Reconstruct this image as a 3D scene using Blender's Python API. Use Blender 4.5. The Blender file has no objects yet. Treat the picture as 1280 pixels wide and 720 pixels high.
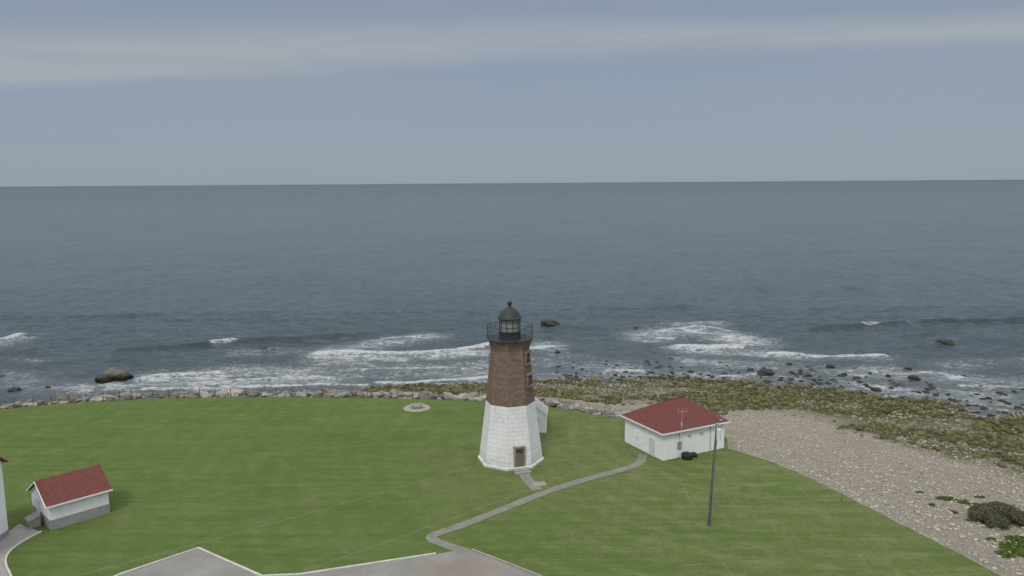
import bpy, bmesh, math, random
import numpy as np
from mathutils import Vector, Matrix
random.seed(7); rng=np.random.default_rng(7)
sc=bpy.context.scene
sc.view_settings.view_transform='Standard'; sc.view_settings.look='None'; sc.view_settings.exposure=0
COL=sc.collection
SEA=-4.5
# ------------------------------------------------ survey: bearings from the flying camera to ground points
CH=31.5; fpx=950; pit=math.radians(7.88); rol=math.radians(0.4)
F=Vector((0,math.cos(pit),-math.sin(pit)));U0=Vector((0,math.sin(pit),math.cos(pit)));R0=Vector((1,0,0))
R=R0*math.cos(rol)-U0*math.sin(rol);U=U0*math.cos(rol)+R0*math.sin(rol)
def g(u,v,z=0.0):
    d=F*fpx+R*(u-640)-U*(v-360); t=(z-CH)/d.z
    return (d.x*t,d.y*t)
def gl(L,z=0.0): return [g(a,b,z) for a,b in L]
cam=bpy.data.cameras.new('camera'); co=bpy.data.objects.new('camera',cam); COL.objects.link(co)
cam.sensor_width=36; cam.lens=36*fpx/1280; cam.clip_end=200000; cam.clip_start=0.5
M=Matrix((R,U,-F)).transposed().to_4x4(); M.translation=Vector((0,0,CH)); co.matrix_world=M
sc.camera=co
# ------------------------------------------------ helpers
def tag(o,label=None,cat=None,kind=None,group=None):
    if label:o['label']=label
    if cat:o['category']=cat
    if kind:o['kind']=kind
    if group:o['group']=group
    return o
def mk(name,verts,faces,mat=None,parent=None,smooth=False,loc=None,rotz=0.0):
    me=bpy.data.meshes.new(name); me.from_pydata([tuple(v) for v in verts],[],faces); me.update()
    o=bpy.data.objects.new(name,me); COL.objects.link(o)
    if mat: me.materials.append(mat)
    if smooth:
        for p in me.polygons:p.use_smooth=True
    if loc:o.location=loc
    o.rotation_euler[2]=rotz
    if parent:o.parent=parent
    return o
def empty(name,loc,rotz=0.0):
    o=bpy.data.objects.new(name,None); COL.objects.link(o); o.location=loc; o.rotation_euler[2]=rotz; o.empty_display_size=.3
    return o
class G:
    def __init__(s): s.v=[];s.f=[]
    def add(s,v,f):
        n=len(s.v); s.v+= [tuple(a) for a in v]; s.f+=[tuple(i+n for i in q) for q in f]; return s
    def box(s,c,d,rz=0.0,b=0.0):
        x,y,z=d[0]/2,d[1]/2,d[2]/2
        cs,sn=math.cos(rz),math.sin(rz)
        if b<=0:
            v=[(a*x,bb*y,cc*z) for cc in(-1,1) for a,bb in((-1,-1),(1,-1),(1,1),(-1,1))]
            f=[(3,2,1,0),(4,5,6,7),(0,1,5,4),(1,2,6,5),(2,3,7,6),(3,0,4,7)]
        else:
            bm=bmesh.new(); bmesh.ops.create_cube(bm,size=1)
            for q in bm.verts:q.co=Vector((q.co.x*d[0],q.co.y*d[1],q.co.z*d[2]))
            bmesh.ops.bevel(bm,geom=bm.edges[:],offset=b,segments=2,affect='EDGES')
            bm.verts.index_update(); v=[tuple(q.co) for q in bm.verts]; f=[tuple(w.index for w in q.verts) for q in bm.faces]; bm.free()
        v=[(c[0]+a*cs-bb*sn,c[1]+a*sn+bb*cs,c[2]+cc) for a,bb,cc in v]
        return s.add(v,f)
    def tube(s,p,q,r0,r1=None,n=10):
        p=Vector(p);q=Vector(q); r1=r0 if r1 is None else r1
        d=(q-p).normalized(); a=d.orthogonal().normalized(); b=d.cross(a)
        v=[];
        for P,r in((p,r0),(q,r1)):
            for i in range(n):
                t=2*math.pi*i/n; v.append(P+a*math.cos(t)*r+b*math.sin(t)*r)
        f=[(i,(i+1)%n,n+(i+1)%n,n+i) for i in range(n)]+[tuple(range(n-1,-1,-1)),tuple(range(n,2*n))]
        return s.add(v,f)
    def lathe(s,prof,n=16,c=(0,0),rot=0.0,cap=True):
        v=[];f=[]
        for r,z in prof:
            for i in range(n):
                t=rot+2*math.pi*i/n; v.append((c[0]+r*math.cos(t),c[1]+r*math.sin(t),z))
        for k in range(len(prof)-1):
            for i in range(n):
                f.append((k*n+i,k*n+(i+1)%n,(k+1)*n+(i+1)%n,(k+1)*n+i))
        if cap: f+=[tuple(range(n-1,-1,-1)),tuple(range((len(prof)-1)*n,len(prof)*n))]
        return s.add(v,f)
    def obj(s,name,mat=None,parent=None,**k): return mk(name,s.v,s.f,mat,parent,**k)
# ------------------------------------------------ materials
def mat(name,col=(.5,.5,.5),rough=.8,metal=0.0,spec=.3):
    m=bpy.data.materials.new(name); m.use_nodes=True; b=m.node_tree.nodes['Principled BSDF']
    b.inputs['Base Color'].default_value=(*col,1); b.inputs['Roughness'].default_value=rough; b.inputs['Metallic'].default_value=metal
    b.inputs['Specular IOR Level'].default_value=spec
    return m
class N:
    def __init__(s,m): s.t=m.node_tree; s.b=s.t.nodes.get('Principled BSDF')
    def n(s,ty,**k):
        x=s.t.nodes.new(ty)
        for a,b in k.items(): setattr(x,a,b)
        return x
    def l(s,a,b): s.t.links.new(a,b)
    def set(s,sock,v):
        if hasattr(v,'links') or hasattr(v,'is_linked'): s.l(v,sock)
        else: sock.default_value=v
    def pos(s): return s.n('ShaderNodeNewGeometry').outputs['Position']
    def objc(s): return s.n('ShaderNodeTexCoord').outputs['Object']
    def mapp(s,v,scale=(1,1,1),rot=(0,0,0)):
        x=s.n('ShaderNodeMapping'); s.l(v,x.inputs[0]); x.inputs['Scale'].default_value=scale; x.inputs['Rotation'].default_value=rot; return x.outputs[0]
    def noise(s,v,sc_,det=4,rough=.55,dist=0.0):
        x=s.n('ShaderNodeTexNoise'); s.l(v,x.inputs['Vector']); x.inputs['Scale'].default_value=sc_; x.inputs['Detail'].default_value=det
        x.inputs['Roughness'].default_value=rough; x.inputs['Distortion'].default_value=dist; return x.outputs[0]
    def math(s,op,a,b=0.0,c=None,clamp=False):
        x=s.n('ShaderNodeMath',operation=op); x.use_clamp=clamp; s.set(x.inputs[0],a); s.set(x.inputs[1],b)
        if c is not None: s.set(x.inputs[2],c)
        return x.outputs[0]
    def rng(s,v,a,b,c=0.0,d=1.0,smooth=False):
        x=s.n('ShaderNodeMapRange'); x.clamp=True
        if smooth: x.interpolation_type='SMOOTHSTEP'
        s.set(x.inputs[0],v)
        for i,q in enumerate((a,b,c,d)): s.set(x.inputs[i+1],q)
        return x.outputs[0]
    def mix(s,f,a,b,mode='MIX'):
        x=s.n('ShaderNodeMix',data_type='RGBA',blend_type=mode)
        s.set(x.inputs[0],f)
        for i,q in((6,a),(7,b)):
            if isinstance(q,tuple): x.inputs[i].default_value=(*q,1)
            else: s.l(q,x.inputs[i])
        return x.outputs[2]
    def col(s,v): s.l(v,s.b.inputs['Base Color'])
    def bump(s,h,st=.3,d=.1,prev=None):
        x=s.n('ShaderNodeBump'); s.l(h,x.inputs['Height']); x.inputs['Strength'].default_value=st; x.inputs['Distance'].default_value=d
        if prev: s.l(prev,x.inputs['Normal'])
        s.l(x.outputs[0],s.b.inputs['Normal']); return x.outputs[0]
    def attr(s,n): return s.n('ShaderNodeAttribute',attribute_name=n).outputs['Fac']
def speck(name,c1,c2,scale=1.5,rough=.85,bump=.2,spec=.2):
    m=mat(name,c1,rough,spec=spec);n=N(m);p=n.objc()
    a=n.noise(p,scale,6,.65); n.col(n.mix(n.rng(a,.35,.65),c1,c2)); n.bump(n.noise(p,scale*6,4),bump,.03); return m
m_dark=speck('black_iron',(.030,.035,.036),(.050,.056,.056),3,.5)
m_grey=speck('grey_metal',(.22,.23,.24),(.32,.33,.33),3,.6)
m_glass=mat('lantern_glass',(.24,.26,.265),.12,spec=.8)
m_winglass=mat('window_glass',(.02,.025,.03),.1,spec=.6)
m_conc=speck('concrete',(.34,.325,.29),(.26,.25,.225),1.2)
m_edge=speck('mossy_concrete',(.30,.285,.24),(.17,.175,.11),.8)
m_kerb=speck('kerb_paint',(.56,.55,.51),(.42,.41,.37),1.5)
m_wood=speck('weathered_wood',(.095,.085,.072),(.15,.137,.118),2.5)
m_fence=speck('fence_wood',(.09,.08,.068),(.16,.145,.125),2.5)
m_plank=speck('grey_planks',(.24,.23,.20),(.34,.32,.28),2)
m_frame=speck('door_stone',(.30,.27,.22),(.42,.39,.33),2)
m_wframe=speck('window_stone',(.17,.135,.11),(.27,.22,.185),2)
m_rub=mat('black_rubber',(.02,.02,.022),.7)
def white_paint(name,base=(.84,.84,.83),dirt=(.55,.55,.53),blocks=False):
    m=mat(name,base,.65,spec=.25);n=N(m)
    p=n.objc(); a=n.noise(n.mapp(p,(1.2,1.2,.25)),1.6,7,.7); b=n.noise(p,.6,3)
    f=n.math('MULTIPLY',n.rng(a,.52,.78),.4); c=n.mix(f,base,dirt); c=n.mix(n.rng(b,.45,.7,0,.15),c,(.62,.62,.59))
    if blocks:
        uv=n.n('ShaderNodeUVMap').outputs[0]; br=n.n('ShaderNodeTexBrick'); n.l(uv,br.inputs[0])
        br.inputs['Scale'].default_value=1;br.inputs['Brick Width'].default_value=1.1;br.inputs['Row Height'].default_value=.48;br.inputs['Mortar Size'].default_value=.012
        br.inputs['Color1'].default_value=(.88,.88,.88,1);br.inputs['Color2'].default_value=(1,1,1,1)
        c=n.mix(.45,c,br.outputs['Color'],'MULTIPLY')
        c=n.mix(n.math('MULTIPLY',br.outputs['Fac'],.2),c,(.4,.4,.38)); 
        z=n.n('ShaderNodeSeparateXYZ'); n.l(p,z.inputs[0])
        low=n.math('MULTIPLY',n.rng(z.outputs[2],0,1.5,1,0),n.rng(n.noise(p,2.2,5),.35,.6)); c=n.mix(n.math('MULTIPLY',low,.65),c,(.30,.29,.24))
        top=n.math('MULTIPLY',n.rng(z.outputs[2],3.5,6.95,0,1),n.rng(n.noise(n.mapp(p,(2.5,2.5,.3)),1.5,5,.7),.46,.66)); c=n.mix(n.math('MULTIPLY',top,.45),c,(.38,.35,.32))
        pt=n.noise(p,1.3,6,.75); c=n.mix(n.rng(pt,.54,.66,0,.45),c,(.46,.44,.41))
        n.bump(n.math('SUBTRACT',n.noise(p,6,3),n.math('MULTIPLY',br.outputs['Fac'],.5)),.4,.03)
    else: n.bump(n.noise(p,8,3),.15,.02)
    n.col(c); return m
m_tow=white_paint('white_painted_granite',(.79,.79,.79),(.47,.47,.45),True)
m_white=white_paint('white_wall')
m_trim=mat('white_trim',(.82,.82,.82),.5)
m_fgrey=speck('grey_foundation',(.27,.27,.28),(.34,.34,.34),.9)
def brownstone():
    m=mat('brownstone',(.1,.06,.045),.9,spec=.15);n=N(m);uv=n.n('ShaderNodeUVMap').outputs[0]
    br=n.n('ShaderNodeTexBrick'); n.l(uv,br.inputs[0]); br.inputs['Color1'].default_value=(.135,.090,.068,1);br.inputs['Color2'].default_value=(.245,.168,.126,1);br.inputs['Mortar'].default_value=(.27,.21,.17,1)
    br.inputs['Scale'].default_value=1;br.inputs['Brick Width'].default_value=.55;br.inputs['Row Height'].default_value=.30;br.inputs['Mortar Size'].default_value=.014;br.inputs['Bias'].default_value=0
    p=n.objc(); a=n.noise(p,1.1,6,.75)
    c=n.mix(n.rng(a,.38,.62,0,.5),br.outputs['Color'],(.142,.102,.081)); c=n.mix(n.rng(n.noise(p,4,5,.7),.48,.68,0,.6),c,(.31,.245,.20)); c=n.mix(n.rng(n.noise(n.mapp(p,(1.5,1.5,.2)),1.4,5,.7),.54,.72,0,.35),c,(.095,.075,.064)); n.col(c)
    n.bump(n.math('SUBTRACT',n.noise(p,9,4),br.outputs['Fac']),.7,.04); return m
m_brown=brownstone()
def redroof():
    m=mat('red_shingles',(.16,.035,.025),.85,spec=.15);n=N(m);uv=n.n('ShaderNodeUVMap').outputs[0]
    br=n.n('ShaderNodeTexBrick'); n.l(uv,br.inputs[0]); br.inputs['Color1'].default_value=(.150,.050,.043,1);br.inputs['Color2'].default_value=(.190,.066,.056,1);br.inputs['Mortar'].default_value=(.105,.040,.035,1)
    br.inputs['Scale'].default_value=1;br.inputs['Brick Width'].default_value=.34;br.inputs['Row Height'].default_value=.22;br.inputs['Mortar Size'].default_value=.015
    p=n.objc(); n.col(n.mix(n.rng(n.noise(p,.8,6,.68),.4,.68,0,.55),br.outputs['Color'],(.142,.062,.053))); n.bump(n.math('SUBTRACT',n.noise(p,9,4),br.outputs['Fac']),.45,.025); return m
m_red=redroof()
def lawnmat():
    m=mat('lawn_grass',(.07,.12,.03),.95,spec=.1);n=N(m);p=n.pos()
    big=n.noise(p,.05,5,.6,.4); mid=n.noise(p,.45,7,.78); fine=n.noise(p,5,6,.8); vf=n.noise(p,22,2,.7)
    px=n.n('ShaderNodeSeparateXYZ'); n.l(p,px.inputs[0]); right=n.rng(px.outputs[0],-2,14)
    c=n.mix(n.rng(big,.35,.65),(.092,.145,.033),(.118,.170,.044))
    c=n.mix(n.math('MULTIPLY',right,.35),c,(.165,.195,.074))
    c=n.mix(n.rng(mid,.46,.68,0,.55),c,(.175,.203,.076))
    sx=n.n('ShaderNodeVectorMath',operation='SUBTRACT'); n.l(p,sx.inputs[0]); sx.inputs[1].default_value=(31,93,0)
    ln=n.n('ShaderNodeVectorMath',operation='LENGTH'); n.l(sx.outputs[0],ln.inputs[0])
    w=n.math('SINE',n.math('ADD',n.math('MULTIPLY',ln.outputs['Value'],2.2),n.math('MULTIPLY',n.noise(p,.07,5,.6),12)))
    c=n.mix(n.math('MULTIPLY',n.math('MULTIPLY',n.rng(w,-.5,1.0,0,1,True),n.rng(mid,.40,.56)),n.math('ADD',n.math('MULTIPLY',right,.45),.18)),c,(.235,.243,.112))
    st=n.noise(n.mapp(p,(.07,1.0,1),(0,0,.35)),1,7,.74,.5); c=n.mix(n.rng(st,.45,.62,0,.65),c,(.070,.114,.025))
    st2=n.noise(n.mapp(p,(.55,.09,1),(0,0,.62)),1.0,6,.72,1.2); c=n.mix(n.math('MULTIPLY',n.rng(st2,.53,.68,0,.5),right),c,(.235,.24,.115))
    tx=n.n('ShaderNodeVectorMath',operation='SUBTRACT'); n.l(p,tx.inputs[0]); tx.inputs[1].default_value=(1,82,0); tl=n.n('ShaderNodeVectorMath',operation='LENGTH'); n.l(tx.outputs[0],tl.inputs[0])
    c=n.mix(n.math('MULTIPLY',n.rng(tl.outputs['Value'],3.5,18,.7,0),n.rng(n.noise(p,.6,6,.78),.42,.62)),c,(.215,.212,.105))
    dry=n.noise(p,.18,8,.8); c=n.mix(n.math('MULTIPLY',n.rng(dry,.50,.66),n.math('ADD',n.math('MULTIPLY',right,.35),.35)),c,(.228,.222,.115))
    pat=n.noise(p,1.1,7,.84); c=n.mix(n.rng(pat,.50,.64,0,.5),c,(.063,.102,.024))
    c=n.mix(n.rng(fine,.42,.6,.0,.45),c,(.066,.104,.027)); c=n.mix(n.rng(vf,.45,.7,0,.3),c,(.20,.23,.09))
    n.col(c); n.bump(fine,.7,.15,n.bump(vf,.6,.05)); return m
m_lawn=lawnmat()
def beachmat():
    m=mat('beach_ground',(.3,.28,.26),.9,spec=.15);n=N(m);p=n.pos(); t=n.attr('shoret')
    edge=n.math('ADD',t,n.math('MULTIPLY',n.math('SUBTRACT',n.noise(p,.12,5,.65),.5),.22))
    cob=n.n('ShaderNodeTexVoronoi'); n.l(p,cob.inputs['Vector']); cob.inputs['Scale'].default_value=3.8
    cs=n.n('ShaderNodeSeparateColor'); n.l(cob.outputs['Color'],cs.inputs[0])
    c1=n.mix(cs.outputs[0],(.275,.245,.195),(.425,.385,.32)); c1=n.mix(n.rng(n.noise(p,.25,7,.75),.4,.6,0,.8),c1,(.325,.29,.23)); c1=n.mix(n.rng(n.noise(p,5,5,.8),.4,.65,0,.45),c1,(.20,.178,.14))
    big=n.noise(p,.14,6,.7)
    sdx=n.n('ShaderNodeVectorMath',operation='SUBTRACT'); n.l(p,sdx.inputs[0]); sdx.inputs[1].default_value=(38,107,-3); sdl=n.n('ShaderNodeVectorMath',operation='LENGTH'); n.l(n.mapp(sdx.outputs[0],(.55,1,1)),sdl.inputs[0])
    sand=n.math('MULTIPLY',n.rng(n.math('ADD',sdl.outputs['Value'],n.math('MULTIPLY',big,6)),7,11,1,0),.92)
    c2=n.mix(n.rng(n.noise(p,1.2,7,.78),.38,.60),(.046,.050,.021),(.150,.140,.066)); c2=n.mix(n.rng(big,.48,.60,0,.85),c2,(.225,.198,.14)); c2=n.mix(n.rng(n.noise(p,.35,6,.7),.55,.68,0,.6),c2,(.05,.055,.026)); c2=n.mix(sand,c2,(.31,.275,.21))
    wet=n.mix(n.rng(n.noise(p,2,5,.7),.4,.6),(.04,.04,.028),(.09,.085,.055))
    c=n.mix(n.rng(edge,.50,.58),c2,c1); c=n.mix(n.rng(edge,.04,.16,1,0),c,wet); n.col(c)
    n.bump(n.noise(p,3,5,.8),1.0,.25,n.bump(cob.outputs['Distance'],.9,.11)); return m
m_beach=beachmat()
def seamat():
    m=mat('sea_water',(.03,.05,.06),.22,spec=.42);n=N(m);p=n.pos()
    foam=n.attr('foam'); sh=n.attr('shallow'); face_shade=n.attr('face_shade')
    nz=n.noise(n.mapp(p,(.5,1,1),(0,0,.1)),.6,10,.76,1.0); lace=n.n('ShaderNodeTexVoronoi',feature='DISTANCE_TO_EDGE')
    wp=n.n('ShaderNodeVectorMath',operation='ADD'); n.l(p,wp.inputs[0]); nn=n.n('ShaderNodeTexNoise'); n.l(p,nn.inputs['Vector']); nn.inputs['Scale'].default_value=.8; nn.inputs['Detail'].default_value=6; n.l(nn.outputs[1],wp.inputs[1])
    n.l(n.mapp(wp.outputs[0],(.55,1,1)),lace.inputs['Vector']); lace.inputs['Scale'].default_value=1.2
    l=n.rng(lace.outputs['Distance'],.0,.22,.30,-.06)
    v=n.math('ADD',n.rng(nz,.3,.72),l); thr=n.math('SUBTRACT',1.06,foam)
    fo=n.rng(v,thr,n.math('ADD',thr,.50)); fo=n.math('MULTIPLY',fo,n.rng(foam,.03,.32))
    fo=n.math('MAXIMUM',fo,n.math('MULTIPLY',n.rng(foam,.15,.9),.22))
    wc=n.rng(n.noise(n.mapp(p,(.35,1,1)),.16,6,.75),.74,.76); fo=n.math('MAXIMUM',fo,n.math('MULTIPLY',wc,.3))
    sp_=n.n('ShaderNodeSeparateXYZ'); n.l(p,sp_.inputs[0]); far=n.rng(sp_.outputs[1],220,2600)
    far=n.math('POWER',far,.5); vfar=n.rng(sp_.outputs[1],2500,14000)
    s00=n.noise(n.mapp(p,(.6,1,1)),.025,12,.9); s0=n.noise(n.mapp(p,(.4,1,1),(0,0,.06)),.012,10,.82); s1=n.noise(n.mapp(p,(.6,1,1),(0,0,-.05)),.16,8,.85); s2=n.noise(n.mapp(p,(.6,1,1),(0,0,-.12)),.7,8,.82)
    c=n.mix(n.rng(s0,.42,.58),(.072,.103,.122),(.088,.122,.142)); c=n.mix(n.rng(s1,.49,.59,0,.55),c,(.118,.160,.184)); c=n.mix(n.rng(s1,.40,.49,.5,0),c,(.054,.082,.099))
    c=n.mix(n.rng(s2,.50,.60,0,.7),c,(.150,.192,.212)); c=n.mix(n.rng(s2,.40,.49,.65,0),c,(.048,.072,.086))  # light and dark sides of ripples painted in as colour noise
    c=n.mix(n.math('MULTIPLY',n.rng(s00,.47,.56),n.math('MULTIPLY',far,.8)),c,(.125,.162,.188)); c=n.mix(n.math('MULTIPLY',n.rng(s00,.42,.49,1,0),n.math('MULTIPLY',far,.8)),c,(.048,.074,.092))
    c=n.mix(n.math('MULTIPLY',far,.3),c,(.092,.125,.150)); c=n.mix(n.math('MULTIPLY',vfar,.55),c,(.058,.088,.112))  # water near the horizon darkened in colour, for reflection lost among waves
    c=n.mix(n.math('MULTIPLY',sh,.6),c,(.125,.143,.140)); c=n.mix(n.math('MULTIPLY',face_shade,.75),c,(.036,.054,.060)); c=n.mix(fo,c,(.66,.68,.68)); n.col(c)  # steep wave fronts painted dark, standing in for their weaker reflection
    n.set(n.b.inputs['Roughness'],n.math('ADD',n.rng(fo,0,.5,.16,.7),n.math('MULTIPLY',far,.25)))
    n.set(n.b.inputs['Specular IOR Level'],n.math('MULTIPLY',n.rng(face_shade,0,1,.25,.08),n.math('SUBTRACT',1,n.math('MULTIPLY',far,.68))))
    n.b.inputs['Specular Tint'].default_value=(.86,.94,1,1)
    a=n.noise(n.mapp(p,(.5,1,1),(0,0,.12)),.26,4,.6); b=n.noise(n.mapp(p,(.6,1,1),(0,0,-.15)),.75,6,.74); d=n.noise(p,2.2,4,.7)
    x=n.bump(a,1.0,1.1); x=n.bump(b,1.0,1.3,x); n.bump(d,.9,.25,x); return m
m_sea=seamat()
def rockmat(name,c1,c2,c3,weed=False):
    m=mat(name,c1,.9,spec=.2);n=N(m);p=n.pos();isl=n.n('ShaderNodeNewGeometry').outputs['Random Per Island']
    c=n.mix(isl,c1,c2); c=n.mix(n.rng(n.noise(p,1.6,5,.7),.42,.7,0,.8),c,c3)
    if weed:
        z=n.n('ShaderNodeSeparateXYZ'); n.l(p,z.inputs[0]); c=n.mix(n.rng(n.math('ADD',z.outputs[2],n.math('MULTIPLY',n.noise(p,1.2,4),.8)),SEA+1.0,SEA+1.8,1,0),c,(.018,.019,.014))
    n.col(c); n.bump(n.noise(p,4,5,.75),.6,.1); return m
m_cob=rockmat('cobbles',(.25,.222,.175),(.52,.475,.40),(.36,.32,.255))
m_weed=rockmat('weedy_rocks',(.050,.054,.022),(.18,.165,.080),(.095,.098,.040))
m_tan=rockmat('tan_stones',(.17,.15,.11),(.34,.30,.23),(.22,.19,.14))
m_rubble=rockmat('wall_rubble',(.13,.12,.095),(.35,.32,.27),(.22,.20,.165))
grm=[rockmat('granite_a',(.28,.26,.225),(.28,.26,.225),(.35,.325,.285)),rockmat('granite_b',(.19,.175,.15),(.19,.175,.15),(.27,.25,.21)),rockmat('granite_c',(.37,.345,.305),(.37,.345,.305),(.27,.25,.215)),rockmat('granite_d',(.14,.13,.105),(.14,.13,.105),(.22,.205,.17))]
m_searock=rockmat('wet_rocks',(.028,.028,.025),(.065,.060,.050),(.042,.044,.034))
m_bigrock=rockmat('weathered_boulder',(.145,.14,.115),(.155,.15,.12),(.085,.082,.068),True)
def leafmat(name,c1,c2):
    m=mat(name,c1,.9,spec=.1);n=N(m);isl=n.n('ShaderNodeNewGeometry').outputs['Random Per Island']; n.col(n.mix(isl,c1,c2)); return m
m_shrub=leafmat('shrub_leaves',(.065,.070,.040),(.16,.158,.095)); m_green=leafmat('green_leaves',(.06,.11,.022),(.13,.18,.05))
m_path=speck('path_surface',(.235,.23,.195),(.175,.175,.14),.7)
def asph():
    m=mat('worn_asphalt',(.2,.19,.17),.9,spec=.2);n=N(m);p=n.pos()
    c=n.mix(n.rng(n.noise(p,.3,6,.7),.35,.65),(.29,.28,.25),(.22,.213,.19))
    rx=n.n('ShaderNodeVectorMath',operation='SUBTRACT'); n.l(p,rx.inputs[0]); rx.inputs[1].default_value=(*g(580,712),0); rl=n.n('ShaderNodeVectorMath',operation='LENGTH'); n.l(n.mapp(rx.outputs[0],(.5,1,1)),rl.inputs[0])
    c=n.mix(n.math('MULTIPLY',n.rng(n.math('ADD',rl.outputs['Value'],n.math('MULTIPLY',n.noise(p,.8,5,.7),2.5)),2.0,3.6,1,0),.7),c,(.235,.18,.14)); c=n.mix(n.rng(n.noise(p,25,3,.8),.4,.7,0,.4),c,(.14,.135,.13)); n.col(c); n.bump(n.noise(p,30,3),.3,.02); return m
m_asph=asph()
# ------------------------------------------------ coast polylines (world metres)
shore=[(-900,20),(-160,84),(-85,105),(-73,111),(-61,115),(-52,116.5),(-40,117),(-30,118)]+gl([(455,485),(520,481),(600,479),(680,476),(760,473),(850,472),(950,478),(1050,487),(1120,496),(1200,505),(1280,516),(1400,535),(1700,600)],SEA)+[(125,60),(160,10),(400,-400)]
lawnL=[(-900,-10),(-160,72)]+gl([(-150,528),(0,512),(60,506),(120,502),(200,498),(300,496.5),(400,496.5),(480,497.5),(560,500),(640,503),(680,507),(730,516),(775,524)])
houseback=[(18.6,97.5),(24,95),(26.5,91.5)]
lawnR=gl([(912,561),(930,566.5),(952,573),(976,582),(1001,592),(1026,604),(1052,617),(1078,630.5),(1104,643),(1128,656),(1153,668),(1178,681),(1203,694),(1230,708),(1256,722),(1330,764)])
lawn=lawnL+houseback+lawnR+[(54,30),(75,-60),(120,-400),(-900,-400)]
def segd(X,Y,poly):
    D=np.full(X.shape,1e9)
    for (x0,y0),(x1,y1) in zip(poly[:-1],poly[1:]):
        dx,dy=x1-x0,y1-y0; L=dx*dx+dy*dy+1e-9
        t=np.clip(((X-x0)*dx+(Y-y0)*dy)/L,0,1); D=np.minimum(D,np.hypot(X-x0-t*dx,Y-y0-t*dy))
    return D
def pip(X,Y,poly):
    ins=np.zeros(X.shape,bool); n=len(poly)
    for i in range(n):
        x0,y0=poly[i];x1,y1=poly[(i+1)%n]
        if y0==y1: continue
        c=((y0>Y)!=(y1>Y))&(X<(x1-x0)*(Y-y0)/(y1-y0)+x0); ins^=c
    return ins
landpoly=shore+[(400,-900),(-900,-900)]
def wob(X,Y): return (np.sin(X*.31+1.3*np.sin(Y*.17))*np.cos(Y*.27+np.sin(X*.13))+.5*np.sin(X*.83+Y*.37)*np.cos(Y*.71-X*.2)+.3*np.sin(X*1.9+2)*np.sin(Y*1.7))
def terr(X,Y):
    ds=segd(X,Y,shore); ins=pip(X,Y,landpoly); dl=segd(X,Y,lawn); il=pip(X,Y,lawn)
    t=ds/(ds+dl+1e-6); 
    z=SEA+4.2*np.power(t,1.6)+.16*wob(X,Y)*np.clip(dl/4,0,1)
    z=np.where(ins,z,SEA-.1-np.minimum(ds*.07,9)+.12*wob(X,Y)); z=np.where(il,-.30,z)
    tt=np.where(ins,t,0); tt=np.where(il,1,tt)
    return z,tt,ins,il,dl,ds
def grid(name,xs,ys,zf,mat_):
    nx,ny=len(xs),len(ys); X,Y=np.meshgrid(xs,ys); Z,at=zf(X,Y)
    co_=np.stack([X,Y,Z],-1).reshape(-1,3).astype(np.float32)
    i=np.arange(nx*ny).reshape(ny,nx); q=np.stack([i[:-1,:-1],i[:-1,1:],i[1:,1:],i[1:,:-1]],-1).reshape(-1,4)
    me=bpy.data.meshes.new(name); me.vertices.add(len(co_)); me.vertices.foreach_set('co',co_.ravel())
    me.loops.add(q.size); me.loops.foreach_set('vertex_index',q.ravel().astype(np.int32)); me.polygons.add(len(q))
    me.polygons.foreach_set('loop_start',np.arange(0,q.size,4,dtype=np.int32)); me.polygons.foreach_set('loop_total',np.full(len(q),4,np.int32))
    me.polygons.foreach_set('use_smooth',np.ones(len(q),bool)); me.update(calc_edges=True)
    for k,a in at.items():
        A=me.attributes.new(k,'FLOAT','POINT'); A.data.foreach_set('value',a.ravel().astype(np.float32))
    me.materials.append(mat_); o=bpy.data.objects.new(name,me); COL.objects.link(o); return o
def geo(a,b,n): return np.geomspace(a,b,n)
xs=np.concatenate([-geo(160,900,14)[::-1],np.arange(-155,155,.7),geo(160,900,14)]); ys=np.concatenate([-geo(10,400,8)[::-1],np.arange(0,180,.7),geo(185,900,12)])
def tz(X,Y):
    z,t,_,_,_,_=terr(X,Y); return z,{'shoret':t}
ground=grid('ground',xs,ys,tz,m_beach); tag(ground,'cobble beach and weedy tidal flat sloping to the sea','beach','structure')
bm=bmesh.new(); vs=[bm.verts.new((x,y,0)) for x,y in lawn]; fc=bm.faces.new(vs)
if fc.normal.z<0: fc.normal_flip()
r_=bmesh.ops.extrude_edge_only(bm,edges=fc.edges[:]); 
for q in [e for e in r_['geom'] if isinstance(e,bmesh.types.BMVert)]: q.co.z=-.6
bm.normal_update(); bmesh.ops.triangulate(bm,faces=[fc]); me=bpy.data.meshes.new('lawn'); bm.to_mesh(me); bm.free(); me.materials.append(m_lawn)
o=bpy.data.objects.new('lawn',me); COL.objects.link(o); tag(o,'mown green lawn on the headland above the beach','lawn','structure')
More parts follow.
